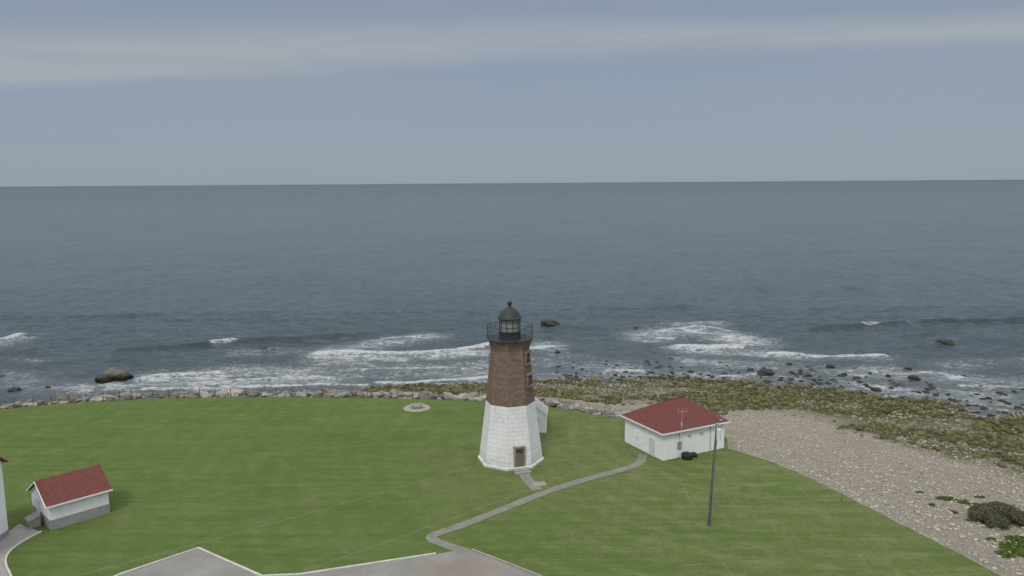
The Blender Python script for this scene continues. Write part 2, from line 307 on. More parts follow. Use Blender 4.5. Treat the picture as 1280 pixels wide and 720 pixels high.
# ------------------------------------------------ sea
def P(*L): return gl(L,SEA)
crest=[ # polyline, half width m, height, foam strength
 (P((150,441),(220,436),(268,430)),1.3,1.1,0.0),(P((268,430),(292,428.5)),1.2,1.1,.95),(P((292,429),(380,424),(470,420)),1.3,1.0,.0),
 (P((400,442),(450,441),(500,443),(560,440)),1.6,.6,1.05),(P((560,440),(612,432)),1.6,.6,1.05),(P((640,438),(690,434)),1.3,.6,.95),
 (P((845,434),(880,436),(925,436)),1.5,.7,1.1),(P((960,442),(1030,445),(1105,446)),1.2,.6,1.05),
 (P((1020,412),(1045,410),(1075,408)),1.4,1.1,0.0),(P((1075,407),(1100,406)),1.0,1.1,.8),(P((1100,407),(1130,406)),1.3,1.1,.0),(P((1150,405),(1200,403),(1295,401)),1.6,1.2,.0),
 (P((0,442),(45,439)),1.4,1.0,.3),(P((-25,427),(0,426),(22,421)),2.6,.8,1.1),(P((760,464),(803,464)),1,.4,.95),(P((180,472),(230,469),(272,467)),1.2,.5,1.0),
 (P((470,478),(540,476),(607,473)),1.0,.3,1.0),(P((180,487),(230,486),(300,486)),1.0,.25,.95),(P((280,483),(370,481),(460,481)),1.0,.25,.95),(P((300,473),(360,470),(430,474)),1.0,.3,.85),(P((440,462),(520,459),(600,462)),.9,.3,.8),
 (P((700,408),(760,412)),1.6,.5,.0),(P((740,385),(800,383),(860,385)),1.8,.7,.0),(P((1150,433),(1230,427),(1300,428)),1.5,.5,.0),(P((470,380),(520,377),(560,379)),1.8,.6,0),
 (P((0,395),(90,398),(200,392)),2.2,.5,0),(P((950,362),(1020,358),(1080,362)),2.2,.6,0),(P((480,424),(525,420)),1.3,.4,.75),(P((60,455),(120,450),(170,452)),1.1,.5,0),(P((1120,420),(1180,417)),1.2,.5,0),
 (P((1120,468),(1160,466),(1200,470)),1.1,.3,.85),(P((1200,484),(1250,482),(1290,485)),1.1,.3,.85),(P((900,470),(950,468),(1000,474)),.9,.25,.75),(P((820,415),(870,408),(920,414)),1.5,.4,.85)]
patch=[(P((-20,428),(0,428),(24,424)),4,.66),(P((420,438),(480,428),(530,421)),5,.66),(P((400,444),(500,447),(600,441),(690,433)),4,.70),(P((190,472),(270,470)),4.2,.70),
 (P((60,487),(100,484),(200,480),(320,477),(430,472)),5,.64),(P((270,464),(350,466),(450,464)),5.2,.56),(P((400,450),(480,462),(560,458),(606,455)),5.2,.56),
 (P((480,470),(606,466)),3.8,.56),(P((300,440),(400,440)),4.5,.36),(P((640,450),(700,455),(760,460)),5,.44),
 (P((815,420),(870,412),(935,428)),6.5,.70),(P((850,405),(890,404)),4.5,.64),(P((850,436),(930,440),(1000,445)),4.4,.60),(P((960,444),(1100,447)),3.4,.54),
 (P((860,452),(980,458),(1080,468)),4.4,.50),(P((1110,466),(1180,474),(1280,478)),6.5,.56),(P((1150,490),(1290,498)),5,.54),(P((690,440),(790,462)),5,.42),(P((700,468),(850,468),(960,472)),2.8,.52),
 (P((1180,458),(1290,452)),5,.44),(P((0,470),(60,487)),4.5,.50),(P((0,446),(60,452)),3,.38),(P((1060,480),(1130,488),(1210,500),(1290,510)),2.4,.56)]
def sz(X,Y):
    fade=np.clip(1-(Y-300)/500,0,1)*np.clip(1-(np.abs(X)-400)/400,0,1)
    ds=segd(X,Y,shore); near=np.clip(ds/25,.15,1)
    w=.12*np.sin(Y*.42+.05*X+1.2*np.sin(X*.05)+.8*np.sin(Y*.07))+.12*np.sin(Y*.83-.16*X+1.1*np.sin(X*.11+Y*.05))+.09*np.sin(X*.9+Y*1.3+np.sin(Y*.4))*np.sin(X*.35)+.05*np.sin(Y*2.3+X*.5+1.5*np.sin(X*.4))
    Z=SEA+w*fade*near; foam=np.zeros_like(X); face_shade=np.zeros_like(X)
    m=(Y>95)&(Y<330)&(np.abs(X)<260); x=X[m];y=Y[m]; n1=.5+.5*wob(x*.35,y*.35)/1.6; n2=.5+.5*wob(x*.9+3,y*.8)/1.6; zz=np.zeros_like(x); ff=np.zeros_like(x)
    for pl,wd,h,fs in crest:
        yb=y+.5*np.sin(x*.23)+.3*np.sin(x*.61+1)
        d=segd(x,yb,pl); s=np.exp(-(d/wd)**2); zz=np.maximum(zz,h*s*(.7+.4*n1))
        if fs>0:
            d2=segd(x,yb+.5,pl); ff=np.maximum(ff,fs*1.05*np.exp(-(d2/(wd*.8*(.6+.8*n1)))**2))
    for pl,wd,fs in patch:
        d=segd(x,y,pl); ff=np.maximum(ff,(fs+.30*(n1-.5)+.22*(n2-.5))*np.exp(-(d/(wd*1.3))**2)*1.05)
    sd=ds[m]; ff=np.maximum(ff,(.62+.2*(n1-.5))*np.exp(-(sd/1.5)**2)); ff=np.maximum(ff,(.40+.25*(n1-.5)+.15*(n2-.5))*np.exp(-(sd/15)**2))
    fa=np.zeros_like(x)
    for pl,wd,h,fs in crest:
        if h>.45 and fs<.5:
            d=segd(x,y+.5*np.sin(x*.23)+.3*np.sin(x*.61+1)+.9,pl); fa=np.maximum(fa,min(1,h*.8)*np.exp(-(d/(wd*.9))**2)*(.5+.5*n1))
    face_shade[m]=fa
    Z[m]+=zz; foam[m]=ff; return Z,{'foam':np.clip(foam,0,1.1),'face_shade':np.clip(face_shade,0,1),'shallow':np.exp(-np.maximum(ds-2,0)/28)}
xs=np.concatenate([-geo(182,60000,45)[::-1],np.arange(-180,180.1,.8),geo(182,60000,45)]); ys=np.concatenate([-geo(20,2000,10)[::-1],np.arange(-10,88,6),np.arange(90,215,.55),geo(216,90000,120)])
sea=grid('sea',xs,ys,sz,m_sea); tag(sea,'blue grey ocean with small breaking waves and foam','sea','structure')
# ------------------------------------------------ scattered stones
def ico(sub):
    bm=bmesh.new(); bmesh.ops.create_icosphere(bm,subdivisions=sub,radius=1); bm.verts.index_update()
    v=np.array([q.co[:] for q in bm.verts]); f=np.array([[w.index for w in q.verts] for q in bm.faces]); bm.free(); return v,f
def scatter(name,pts,z,size,mat_,sub=1,flat=.6,sink=.2):
    v,f=ico(sub); n=len(pts); a=rng.uniform(0,6.28,n); sx=size*rng.uniform(.8,1.35,n); sy=size*rng.uniform(.7,1.1,n); sz_=size*flat*rng.uniform(.7,1.2,n)
    V=v[None]*(1+rng.uniform(-.22,.22,(n,len(v),1))); x=V[...,0]*sx[:,None];y=V[...,1]*sy[:,None]
    X=x*np.cos(a)[:,None]-y*np.sin(a)[:,None]+pts[:,0,None]; Y=x*np.sin(a)[:,None]+y*np.cos(a)[:,None]+pts[:,1,None]; Z=V[...,2]*sz_[:,None]+(z+size*sink)[:,None]
    co_=np.stack([X,Y,Z],-1).reshape(-1,3).astype(np.float32); q=(f[None]+(np.arange(n)*len(v))[:,None,None]).reshape(-1,3)
    me=bpy.data.meshes.new(name); me.vertices.add(len(co_)); me.vertices.foreach_set('co',co_.ravel()); me.loops.add(q.size); me.loops.foreach_set('vertex_index',q.ravel().astype(np.int32))
    me.polygons.add(len(q)); me.polygons.foreach_set('loop_start',np.arange(0,q.size,3,dtype=np.int32)); me.polygons.foreach_set('loop_total',np.full(len(q),3,np.int32)); me.update(calc_edges=True)
    me.materials.append(mat_); o=bpy.data.objects.new(name,me); COL.objects.link(o); return o
def samp(n,x0,x1,y0,y1): return np.stack([rng.uniform(x0,x1,n),rng.uniform(y0,y1,n)],-1)
p_=samp(90000,-25,115,50,142); z,t,ins,il,dl,ds=terr(p_[:,0],p_[:,1]); nb=.10*wob(p_[:,0]*.3,p_[:,1]*.3); cl_=wob(p_[:,0]*.22+5,p_[:,1]*.5+2)+.5*wob(p_[:,0]*.7,p_[:,1]*1.1)
u_=rng.uniform(0,1,len(t)); tanz=cl_>.55
sandz=np.hypot((p_[:,0]-38)*.55,p_[:,1]-107)<6.0+1.5*nb*10
k=ins&(~il)&(t+nb<.55)&(~tanz)&(u_<.42)&(~sandz|(u_<.05)); s=.10+.45*rng.uniform(0,1,k.sum())**1.5
o=scatter('weedy_rocks',p_[k],z[k],s,m_weed,1,.7,.2); tag(o,'green brown seaweed covered rocks on the tidal flat','rocks','stuff')
k=ins&(~il)&(t+nb<.60)&((tanz&(u_<.4)&~sandz)|(u_>.95)); s=.08+.28*rng.uniform(0,1,k.sum())**2
o=scatter('tan_stones',p_[k],z[k],s,m_tan,1,.6,.15); tag(o,'bare tan stones between the seaweed covered rocks','rocks','stuff')
k=ins&(~il)&(t+nb>=.5)&(dl>.25)&(u_<.9)&(p_[:,0]>20); nearf=np.clip((95-p_[:,1][k])/35,0,1); s=.055+(.13+.11*nearf)*rng.uniform(0,1,k.sum())**2.6
o=scatter('beach_cobbles',p_[k],z[k],s,m_cob,1,.6,.22); tag(o,'pale beige grey cobbles covering the upper beach','pebbles','stuff')
p_=samp(3800,-25,110,95,155); z,t,ins,il,dl,ds=terr(p_[:,0],p_[:,1]); k=((~ins)&(ds<17*rng.uniform(0,1,len(ds))**1.7)&(p_[:,0]>8))|(ins&(t<.12)); 
o=scatter('waterline_rocks',p_[k],np.full(k.sum(),SEA-.05),rng.uniform(.15,.65,k.sum()),m_searock,1,.6,.05); tag(o,'small dark wet rocks along the waterline','rocks','stuff')
p_=samp(16000,-95,20,90,122); z,t,ins,il,dl,ds=terr(p_[:,0],p_[:,1]); k=ins&(~il)&(dl>.7)&(dl<7)
o=scatter('rubble',p_[k],np.maximum(z[k],SEA)+.15,rng.uniform(.15,.5,k.sum()),m_rubble,1,.7,.2); tag(o,'mixed grey tan rubble filling the seawall between granite blocks','rubble','stuff')
# ------------------------------------------------ individual rocks
def rockmesh(name,mat_,cubic=0.0,sub=2,seed=0,rough=.08):
    v,f=ico(sub); r=np.random.default_rng(seed); 
    if cubic: v=np.sign(v)*np.abs(v)**(1-cubic); 
    ph=r.uniform(0,6,6); d=1+.16*np.sin(v[:,0]*2.3+ph[0])*np.cos(v[:,1]*2.1+ph[1])+.12*np.sin(v[:,2]*4+ph[2]+v[:,0]*3)+.07*np.sin(v[:,0]*7+ph[3])*np.sin(v[:,2]*6+v[:,1]*5+ph[4])+r.uniform(-rough,rough,len(v))
    me=bpy.data.meshes.new(name); me.from_pydata((v*d[:,None]).tolist(),[],f.tolist()); me.materials.append(mat_); return me
gm=[rockmesh('granite_block',grm[(0,0,1,1,2,3,0,3,1)[i]],.4,2,i) for i in range(9)]
def along(pl,step):
    out=[];acc=0
    for (x0,y0),(x1,y1) in zip(pl[:-1],pl[1:]):
        L=math.hypot(x1-x0,y1-y0); s_=acc
        while s_<L: out.append((x0+(x1-x0)*s_/L,y0+(y1-y0)*s_/L,math.atan2(y1-y0,x1-x0))); s_+=step
        acc=s_-L
    return out
def offs(pl,d):
    out=[]
    for i,(x,y) in enumerate(pl):
        a=pl[max(i-1,0)];b=pl[min(i+1,len(pl)-1)]; L=math.hypot(b[0]-a[0],b[1]-a[1]); out.append((x-(b[1]-a[1])/L*d,y+(b[0]-a[0])/L*d))
    return out
L1=[q for q in lawnL if -74<q[0]<-4]; L1=gl([(-30,515)])+L1
def boulders(pl,rows):
    for d,zz,st,sz0 in rows:
        for x,y,a in along(offs(pl,d),st):
            o=bpy.data.objects.new('granite_boulder',random.choice(gm)); COL.objects.link(o); s=sz0*random.uniform(.45,1.35)
            o.location=(x+random.uniform(-.45,.45),y+random.uniform(-.6,.6),zz+random.uniform(-.25,.12)); o.scale=(s*random.uniform(.9,1.7),s*.9,s*random.uniform(.4,.75)); o.rotation_euler=(random.uniform(-.35,.35),random.uniform(-.35,.35),a+random.uniform(-1,1))
            tag(o,'weathered grey tan granite block in the seawall','boulder',group='granite blocks along the seawall')
boulders(L1,[(1.3,-.04,.98,.52),(2.4,-.04,1.05,.60)])
L2=lawnL[-5:]+[(18.6,98)]
boulders(L2,[(1.0,0,1.1,.62),(2.2,-.25,1.2,.74),(3.6,-.8,1.35,.82)])
bx,by=g(135,477,SEA)
o=bpy.data.objects.new('sea_boulder',rockmesh('sea_boulder',m_bigrock,.22,4,9,.025)); COL.objects.link(o); o.location=(bx,by+2,SEA-.3); o.scale=(2.75,2.2,1.9); o.rotation_euler=(.05,.08,.5)
tag(o,'large flattened grey boulder with dark weed below, in the surf','rock')
sm=[rockmesh('sea_rock',m_searock,.15,3,20+i,.04) for i in range(4)]
for (u,v,w) in [(687,406,22),(697,440,6),(1182,431,24),(1142,474,18),(1095,488,14),(957,468,22),(987,456,9),(1038,459,13),(1055,468,8),(795,410,6),(330,437,9),(342,438,6),(18,489,16),(1135,461,9),(1010,470,8),(938,463,8),(975,476,8),(1075,478,9),(1110,470,7),(1160,487,9),(1225,484,8),(1250,492,9),(1190,500,9),(815,466,7),(840,471,7),(720,472,7),(1000,463,6),(1260,505,8),(1268,490,7),(1205,470,6),(905,468,8),(1172,428,6),(60,484,7),(3,470,6)]:
    x,y=g(u,v,SEA); o=bpy.data.objects.new('sea_rock',random.choice(sm)); COL.objects.link(o); s=w/2*y/950*1.0
    o.location=(x,y,SEA+.10*s); o.scale=(s*random.uniform(.9,1.1),s*.8,s*random.uniform(.42,.58)); o.rotation_euler[2]=random.uniform(-.4,.4)
    tag(o,'dark wet rock standing out of the shallow water','rock',group='dark rocks in the shallows')
# ------------------------------------------------ fences
def fence(pl,step,label,w=.09):
    pts=along(pl,step); x0,y0,_=pts[0]; E=empty('railing_fence',(x0,y0,0)); tag(E,label,'fence')
    pm=None
    for x,y,a in pts:
        if pm is None:
            q=G(); q.box((0,0,.6),(w,w,1.3),b=.01); q.box((0,0,1.265),(w+.03,w+.03,.03)); ob=q.obj('post',m_fence,E); pm=ob.data
        else:
            ob=bpy.data.objects.new('post',pm); COL.objects.link(ob); ob.parent=E
        ob.location=(x-x0,y-y0,0); ob.rotation_euler[2]=a
    for h in(.5,1.15):
        q=G()
        for a,b in zip(pts[:-1],pts[1:]): q.tube((a[0]-x0,a[1]-y0,h),(b[0]-x0,b[1]-y0,h),.014,n=6)
        q.obj('rail',m_fence,E)
fence(offs(L1,.45),2.3,'long weathered post and rail fence along the seawall',.09)
fence(offs(lawnL[-4:]+[(17.5,97.6)],.4),2.4,'short weathered post and rail fence above the beach rocks',.06)
# ------------------------------------------------ paths, lots
def sheet(name,pts,z,mat_,label,cat):
    o=mk(name,[(x,y,z) for x,y in pts],[tuple(range(len(pts)))],mat_)
    if o.data.polygons[0].normal.z<0: o.data.flip_normals()
    return tag(o,label,cat,'structure')
def smooth_pl(pl,it=2):
    for _ in range(it):
        o=[pl[0]]
        for a,b in zip(pl[:-1],pl[1:]): o+=[(a[0]*.75+b[0]*.25,a[1]*.75+b[1]*.25),(a[0]*.25+b[0]*.75,a[1]*.25+b[1]*.75)]
        pl=o+[pl[-1]]
    return pl
def strip(name,pl,w,z,mat_,label,cat,h=0.0,kind='structure',wv=0.0):
    n=len(pl); ww=[w*(1+wv*math.sin(i*1.7)+wv*.6*math.sin(i*.63+1)) for i in range(n)]
    a=offs(pl,.5);b=offs(pl,-.5)
    a=[(p[0]+(q[0]-p[0])*w_,p[1]+(q[1]-p[1])*w_) for p,q,w_ in zip(pl,a,ww)]; b=[(p[0]+(q[0]-p[0])*w_,p[1]+(q[1]-p[1])*w_) for p,q,w_ in zip(pl,b,ww)]
    if h<=0:
        v=[(x,y,z) for x,y in a]+[(x,y,z) for x,y in b]; f=[(n+i,n+i+1,i+1,i) for i in range(n-1)]
    else:
        v=[(x,y,z+h) for x,y in a]+[(x,y,z+h) for x,y in b]+[(x,y,z-.3) for x,y in a]+[(x,y,z-.3) for x,y in b]
        f=[(n+i,n+i+1,i+1,i) for i in range(n-1)]+[(i,i+1,2*n+i+1,2*n+i) for i in range(n-1)]+[(n+i+1,n+i,3*n+i,3*n+i+1) for i in range(n-1)]+[(0,2*n,3*n,n),(n-1,2*n-1,4*n-1,3*n-1)]
    o=mk(name,v,f,mat_); return tag(o,label,cat,kind)
pmain=smooth_pl(gl([(804,568),(801,580),(775,588),(740,597),(690,612),(640,632),(575,658),(546,667),(536,672),(552,680),(584,690)]),3)
strip('path',pmain,1.02,.028,m_path,'narrow worn footpath curving across the lawn','path',wv=.08)
strip('path',gl([(653,588),(658,598),(672,613)]),1.2,.034,m_path,'short footpath from the lighthouse door','path')
sheet('path',gl([(664,603),(680,602),(684,607),(668,608.5)]),.042,m_plank,'small pale stone slab set in the lawn','slab')
lot=gl([(20,775),(150,719),(248,686),(327,721),(375,719),(545,693),(582,686),(632,704),(675,721),(760,765)])+[(22,25),(-60,25)]
sheet('parking_lot',lot,.02,m_asph,'worn tan asphalt parking area with pale kerb','parking lot')
strip('kerb',gl([(20,775),(150,719),(248,686),(327,721),(375,719),(545,693)]),.20,.02,m_kerb,'pale kerb edging the parking area','kerb',.12)
strip('kerb',gl([(590,688),(632,704),(675,721),(760,765)]),.16,.02,m_conc,'pale kerb edging the parking area','kerb',.12)
sheet('pavement',gl([(-60,690),(-20,668),(8,667),(24,655),(52,665),(22,681),(9,693),(6,705),(15,722),(28,760),(-60,790)]),.02,m_conc,'grey concrete pavement beside the white buildings','pavement')
strip('kerb',smooth_pl(gl([(52,665),(22,681),(9,693),(6,705),(15,722),(28,760)])),.16,.02,m_kerb,'pale curved kerb between pavement and lawn','kerb',.1)
strip('beach_wall',[(26.7,91.0)]+smooth_pl(lawnR,1)+[(54,30)],.24,0,m_edge,'low mossy concrete edging between lawn and cobble beach','low wall',.05,None,wv=.25)
# ------------------------------------------------ buildings
def uvquads(me):
    uv=me.uv_layers.new(name='UVMap')
    for p in me.polygons:
        nrm=p.normal; h=Vector((-nrm.y,nrm.x,0)); h=h.normalized() if h.length>1e-4 else Vector((1,0,0)); w=nrm.cross(h)
        for li in p.loop_indices:
            c=me.vertices[me.loops[li].vertex_index].co; uv.data[li].uv=(c.dot(h),c.dot(w))
def faceobj(name,v,f,mat_,parent): o=mk(name,v,f,mat_,parent); uvquads(o.data); return o
A0=math.radians(-90+17); lx,ly=g(638.5,588); ly+=3.55
LH=empty('lighthouse',(lx,ly,0),A0); tag(LH,'octagonal lighthouse, white lower half and brown upper half, black lantern','lighthouse')
def octf(name,prof,mat_,parent=LH,cap=True):
    q=G(); q.lathe(prof,8,rot=math.radians(22.5),cap=cap); return faceobj(name,q.v,q.f,mat_,parent)
octf('plinth',[(3.86,-.2),(3.86,.22),(3.72,.30)],m_tow)
RM=2.80; RT=2.20
Rz=lambda z: 3.70-(3.70-RM)*z/6.95 if z<6.95 else RM-(RM-RT)*(z-6.95)/6.25
octf('lower_wall',[(Rz(.25),.25),(Rz(3.5),3.5),(Rz(6.95),6.95)],m_tow)
octf('upper_wall',[(RM+.005,6.953),(Rz(10),10),(RT,13.0)],m_brown)
octf('cornice',[(RT,13.003),(RT+.05,13.25),(RT+.12,13.5),(2.48,13.95),(2.52,14.14)],m_brown)
q=G(); q.lathe([(2.5,14.143),(2.60,14.155),(2.60,14.21),(2.5,14.22)],32); q.obj('gallery_deck',m_dark,LH)
RG=2.55
q=G()
for i in range(16):
    t=2*math.pi*i/16; c,s=math.cos(t)*RG,math.sin(t)*RG; q.tube((c,s,14.2),(c,s,15.74),.024,n=6)
for i in range(40):
    t=2*math.pi*i/40; q.tube((math.cos(t)*RG,math.sin(t)*RG,14.3),(math.cos(t)*RG,math.sin(t)*RG,15.68),.008,n=4)
for h in(14.75,15.25,15.70):
    for i in range(32):
        a=2*math.pi*i/32;b=2*math.pi*(i+1)/32; q.tube((math.cos(a)*RG,math.sin(a)*RG,h),(math.cos(b)*RG,math.sin(b)*RG,h),.02,n=5)
q.obj('railing',m_dark,LH)
lan=empty('lantern_room',(0,0,14.22)); lan.parent=LH
q=G(); q.lathe([(1.22,0),(1.22,.72),(1.29,.76),(1.29,.82)],16); q.obj('parapet',m_dark,lan)
q=G(); q.lathe([(1.12,.82),(1.12,2.22)],10,cap=False); q.obj('lantern_glass',m_glass,lan)
q=G()
for i in range(10):
    t=2*math.pi*i/10; q.tube((math.cos(t)*1.15,math.sin(t)*1.15,.82),(math.cos(t)*1.15,math.sin(t)*1.15,2.22),.04,n=6)
for hh in(1.30,1.76):
    for i in range(10):
        a=2*math.pi*i/10;b=2*math.pi*(i+1)/10; q.tube((math.cos(a)*1.15,math.sin(a)*1.15,hh),(math.cos(b)*1.15,math.sin(b)*1.15,hh),.018,n=5)
q.obj('glazing_frame',m_dark,lan)
q=G(); q.lathe([(1.38,2.2),(1.41,2.3),(1.27,2.42),(1.08,2.75),(.82,3.1),(.48,3.38),(.22,3.5),(.16,3.62)],20); q.obj('dome_roof',m_dark,lan,smooth=False)
q=G(); q.lathe([(.14,3.62),(.14,3.72),(.24,3.80),(.29,3.95),(.24,4.10),(.10,4.2),(.03,4.22),(.02,4.55)],14); q.obj('ventilator_ball',m_dark,lan,smooth=True)
ap=lambda z: Rz(z)*math.cos(math.radians(22.5))
dr=empty('door',(ap(0)+.02,0,.1)); dr.parent=LH
q=G(); q.box((-.19,-.60,1.2),(.46,.14,2.4),b=.02); q.box((-.19,.60,1.2),(.46,.14,2.4),b=.02); q.box((-.19,0,2.48),(.5,1.36,.16),b=.02); q.obj('door_frame',m_frame,dr)
q=G(); q.box((-.02,0,1.19),(.06,1.04,2.38)); 
for yy in(-.26,.26):
    for zz_ in(.6,1.4): q.box((.018,yy,zz_),(.03,.36,.62))
q.obj('door_leaf',speck('brown_door',(.15,.13,.10),(.21,.18,.14),3),dr)
q=G(); q.box((.03,0,2.0),(.04,.8,.36)); q.obj('door_window',m_winglass,dr)
q=G(); q.tube((.04,.38,1.1),(.12,.38,1.1),.03); q.obj('handle',m_grey,dr)
q=G(); q.box((.45,0,0),(.9,1.7,.24),b=.02); q.box((1.1,0,-.05),(.5,1.9,.14),b=.02); q.obj('step',m_conc,dr,)
def window(az,z,w=.7,h=1.15):
    a=math.radians(az); r=ap(z); E=empty('window',(math.cos(a)*r,math.sin(a)*r,z),a); E.parent=LH
    q=G(); q.box((0,-w/2-.06,0),(.34,.12,h+.1)); q.box((0,w/2+.06,0),(.34,.12,h+.1)); q.box((.05,0,h/2+.12),(.5,w+.4,.16)); fo_=q.obj('frame',m_wframe if z>7 else m_tow,E)
    if z<=7: uvquads(fo_.data)
    q=G(); q.box((.06,0,-h/2-.1),(.5,w+.4,.14)); q.obj('sill',m_wframe if z>7 else m_plank,E)
    q=G(); q.box((.02,0,0),(.14,w,h)); q.obj('pane',m_winglass,E)
    q=G(); q.box((.10,0,0),(.03,.04,h)); q.box((.10,0,0),(.03,w,.04)); q.obj('sash_bar',m_grey,E)
for az,z in((45,12.1),(45,9.6),(-135,11.4),(-135,4)): window(az,z)
def gable_house(name,corner,az,Lx,Ly,he,hr,label,oh=.3,found=0.0,rm=None):
    E=empty(name,(corner[0],corner[1],0),az); tag(E,label,'building')
    zf=found
    v=[(0,0,zf),(Lx,0,zf),(Lx,Ly,zf),(0,Ly,zf),(0,0,he),(Lx,0,he),(Lx,Ly,he),(0,Ly,he),(0,Ly/2,hr),(Lx,Ly/2,hr)]
    f=[(0,1,5,4),(2,3,7,6),(1,2,6,9,5),(3,0,4,8,7)]
    mk('wall',v,f,m_white,E)
    if found: q=G(); q.box((Lx/2,Ly/2,found/2-.1),(Lx+.05,Ly+.05,found+.2)); q.obj('foundation',m_fgrey,E)
    sl=(hr-he)/(Ly/2); th=.14
    v=[];f=[]
    for sgn,y0 in((1,0),(-1,Ly)):
        ye=y0-sgn*oh; ze=he-sl*oh
        n=len(v); v+=[(-oh,ye,ze+.02),(Lx+oh,ye,ze+.02),(Lx+oh,Ly/2,hr+.02),(-oh,Ly/2,hr+.02),(-oh,ye,ze+th),(Lx+oh,ye,ze+th),(Lx+oh,Ly/2,hr+th),(-oh,Ly/2,hr+th)]
        fs=[(0,1,2,3),(4,5,6,7),(0,1,5,4),(1,2,6,5),(3,0,4,7)]
        f+=[tuple(n+i for i in (w if sgn==1 else w[::-1])) for w in fs]
    faceobj('roof',v,f,rm or m_red,E)
    q=G(); q.box((Lx/2,-oh-.02,he-sl*oh+.06),(Lx+2*oh,.035,.16)); q.obj('fascia',m_trim,E)
    q=G()
    for sgn,y0 in((1,0),(-1,Ly)):
        a=Vector((-oh-.015,y0-sgn*oh,he-sl*oh+.04)); b=Vector((-oh-.015,Ly/2,hr+.04)); q.tube(a,b,.07,n=4)
    q.obj('barge_board',m_trim,E)
    return E
m_pale=speck('pale_grey_roof',(.45,.45,.45),(.36,.36,.36),2)
E=gable_house('oil_house',g(683,541),math.radians(86),3.2,3.0,2.4,3.6,'small white gabled outbuilding behind the lighthouse',.10,0,m_pale)
q=G(); q.box((-.03,1.5,1.0),(.08,.9,1.9)); q.obj('door',m_grey,E)
ax,ay=g(828.5,576); az=math.radians(27); Lx,Ly,he,hr,oh=9.1,7.4,3.3,5.75,.4
E=empty('signal_house',(ax,ay,0),az); tag(E,'white single storey building with red hipped roof','building')
z0=-.1
mk('wall',[(0,0,z0),(Lx,0,z0),(Lx,Ly,z0),(0,Ly,z0),(0,0,he),(Lx,0,he),(Lx,Ly,he),(0,Ly,he)],[(0,1,5,4),(1,2,6,5),(2,3,7,6),(3,0,4,7)],m_white,E)
e=[(-oh,-oh,he-.1),(Lx+oh,-oh,he-.1),(Lx+oh,Ly+oh,he-.1),(-oh,Ly+oh,he-.1)]; ri=3.1; rr=[(ri,Ly/2,hr),(Lx-ri,Ly/2,hr)]
faceobj('roof',[(x,y,z+.12) for x,y,z in e]+rr+e,[(0,1,5,4),(1,2,5),(2,3,4,5),(3,0,4),(6,7,1,0),(7,8,2,1),(8,9,3,2),(9,6,0,3),(9,8,7,6)],m_red,E)
q=G(); q.box((Lx/2,-oh-.02,he-.06),(Lx+2*oh+.06,.03,.18)); q.box((Lx/2,Ly+oh+.02,he-.06),(Lx+2*oh+.06,.03,.18)); q.box((-oh-.02,Ly/2,he-.06),(.03,Ly+2*oh,.18)); q.box((Lx+oh+.02,Ly/2,he-.06),(.03,Ly+2*oh,.18)); q.obj('fascia',m_trim,E)
q=G(); q.box((Lx/2,Ly/2,hr+.01),(Lx-2*ri+.3,.16,.08)); qo=q.obj('ridge_cap',m_red,E); uvquads(qo.data)
m_lgrey=speck('light_grey_paint',(.50,.50,.50),(.42,.42,.42),3)
q=G(); q.box((2.3,-.09,1.5),(.55,.16,.8),b=.02); q.obj('meter_box',m_grey,E)
for x,z1,z2,r in((2.3,1.95,he-.15,.04),(6.9,0,he-.15,.045)):
    q=G(); q.tube((x,-.07,z1),(x,-.07,z2),r); q.obj('conduit',m_lgrey,E)
for x in(3.8,5.6): q=G(); q.box((x,-.03,2.35),(.45,.05,.28)); q.obj('vent',m_lgrey,E)
q=G(); q.box((-.03,2.0,1.02),(.06,1.0,2.1),b=.01); q.obj('door',speck('pale_door',(.64,.64,.64),(.56,.56,.56),2),E)
q=G(); q.box((-.04,4.9,1.7),(.07,.9,.9)); q.obj('boarded_window',m_trim,E)
Mh=Matrix.Translation((ax,ay,0))@Matrix.Rotation(az,4,'Z')
def hw(x,y,z): return Mh@Vector((x,y,z))
b=hw(2.0,-.75,0); E=empty('antenna_mast',b); tag(E,'thin grey mast with small antennas beside the white building','antenna mast')
q=G(); q.tube((0,0,-.1),(0,0,6.0),.03,.018,8); q.obj('mast',m_lgrey,E)
q=G(); q.tube((-.45,0,5.7),(.45,0,5.7),.015,n=6); q.tube((-.45,0,5.5),(-.45,0,6.1),.018,n=6); q.tube((.45,0,5.5),(.45,0,6.1),.018,n=6); q.obj('antenna',m_lgrey,E)
q=G(); q.box((0,.1,4.2),(.16,.16,.36)); q.obj('lamp_housing',m_lgrey,E)
b=hw(2.9,-.7,0); E=empty('rubber_tank',b); tag(E,'low round black tank against the white wall','tank')
q=G(); q.lathe([(.62,0),(.66,.15),(.66,.48),(.58,.6),(.2,.68)],20); q.obj('tank_body',m_rub,E,smooth=False)
q=G(); q.lathe([(.2,.683),(.2,.76),(.16,.8)],12); q.obj('lid',m_dark,E)
b=hw(4.0,-.55,0); E=empty('rubber_tank',b); tag(E,'smaller round black tank against the white wall','tank')
q=G(); q.lathe([(.40,0),(.44,.12),(.44,.3),(.3,.42)],18); q.obj('tank_body',m_rub,E)
q=G(); q.lathe([(.15,.423),(.15,.48),(.12,.5)],12); q.obj('lid',m_dark,E)
sx,sy=g(64,663)
E=gable_house('storage_shed',(sx,sy),math.radians(47),5.1,5.4,2.45,4.0,'small white shed with red gable roof and grey base',.3,.95)
q=G(); q.box((-.03,3.4,1.2),(.07,.95,2.0),b=.01); q.obj('door',m_trim,E)
bx,by=g(42,657); E=empty('storage_bin',(bx,by,0),math.radians(47)); tag(E,'weathered beige wooden bin beside the shed door','bin')
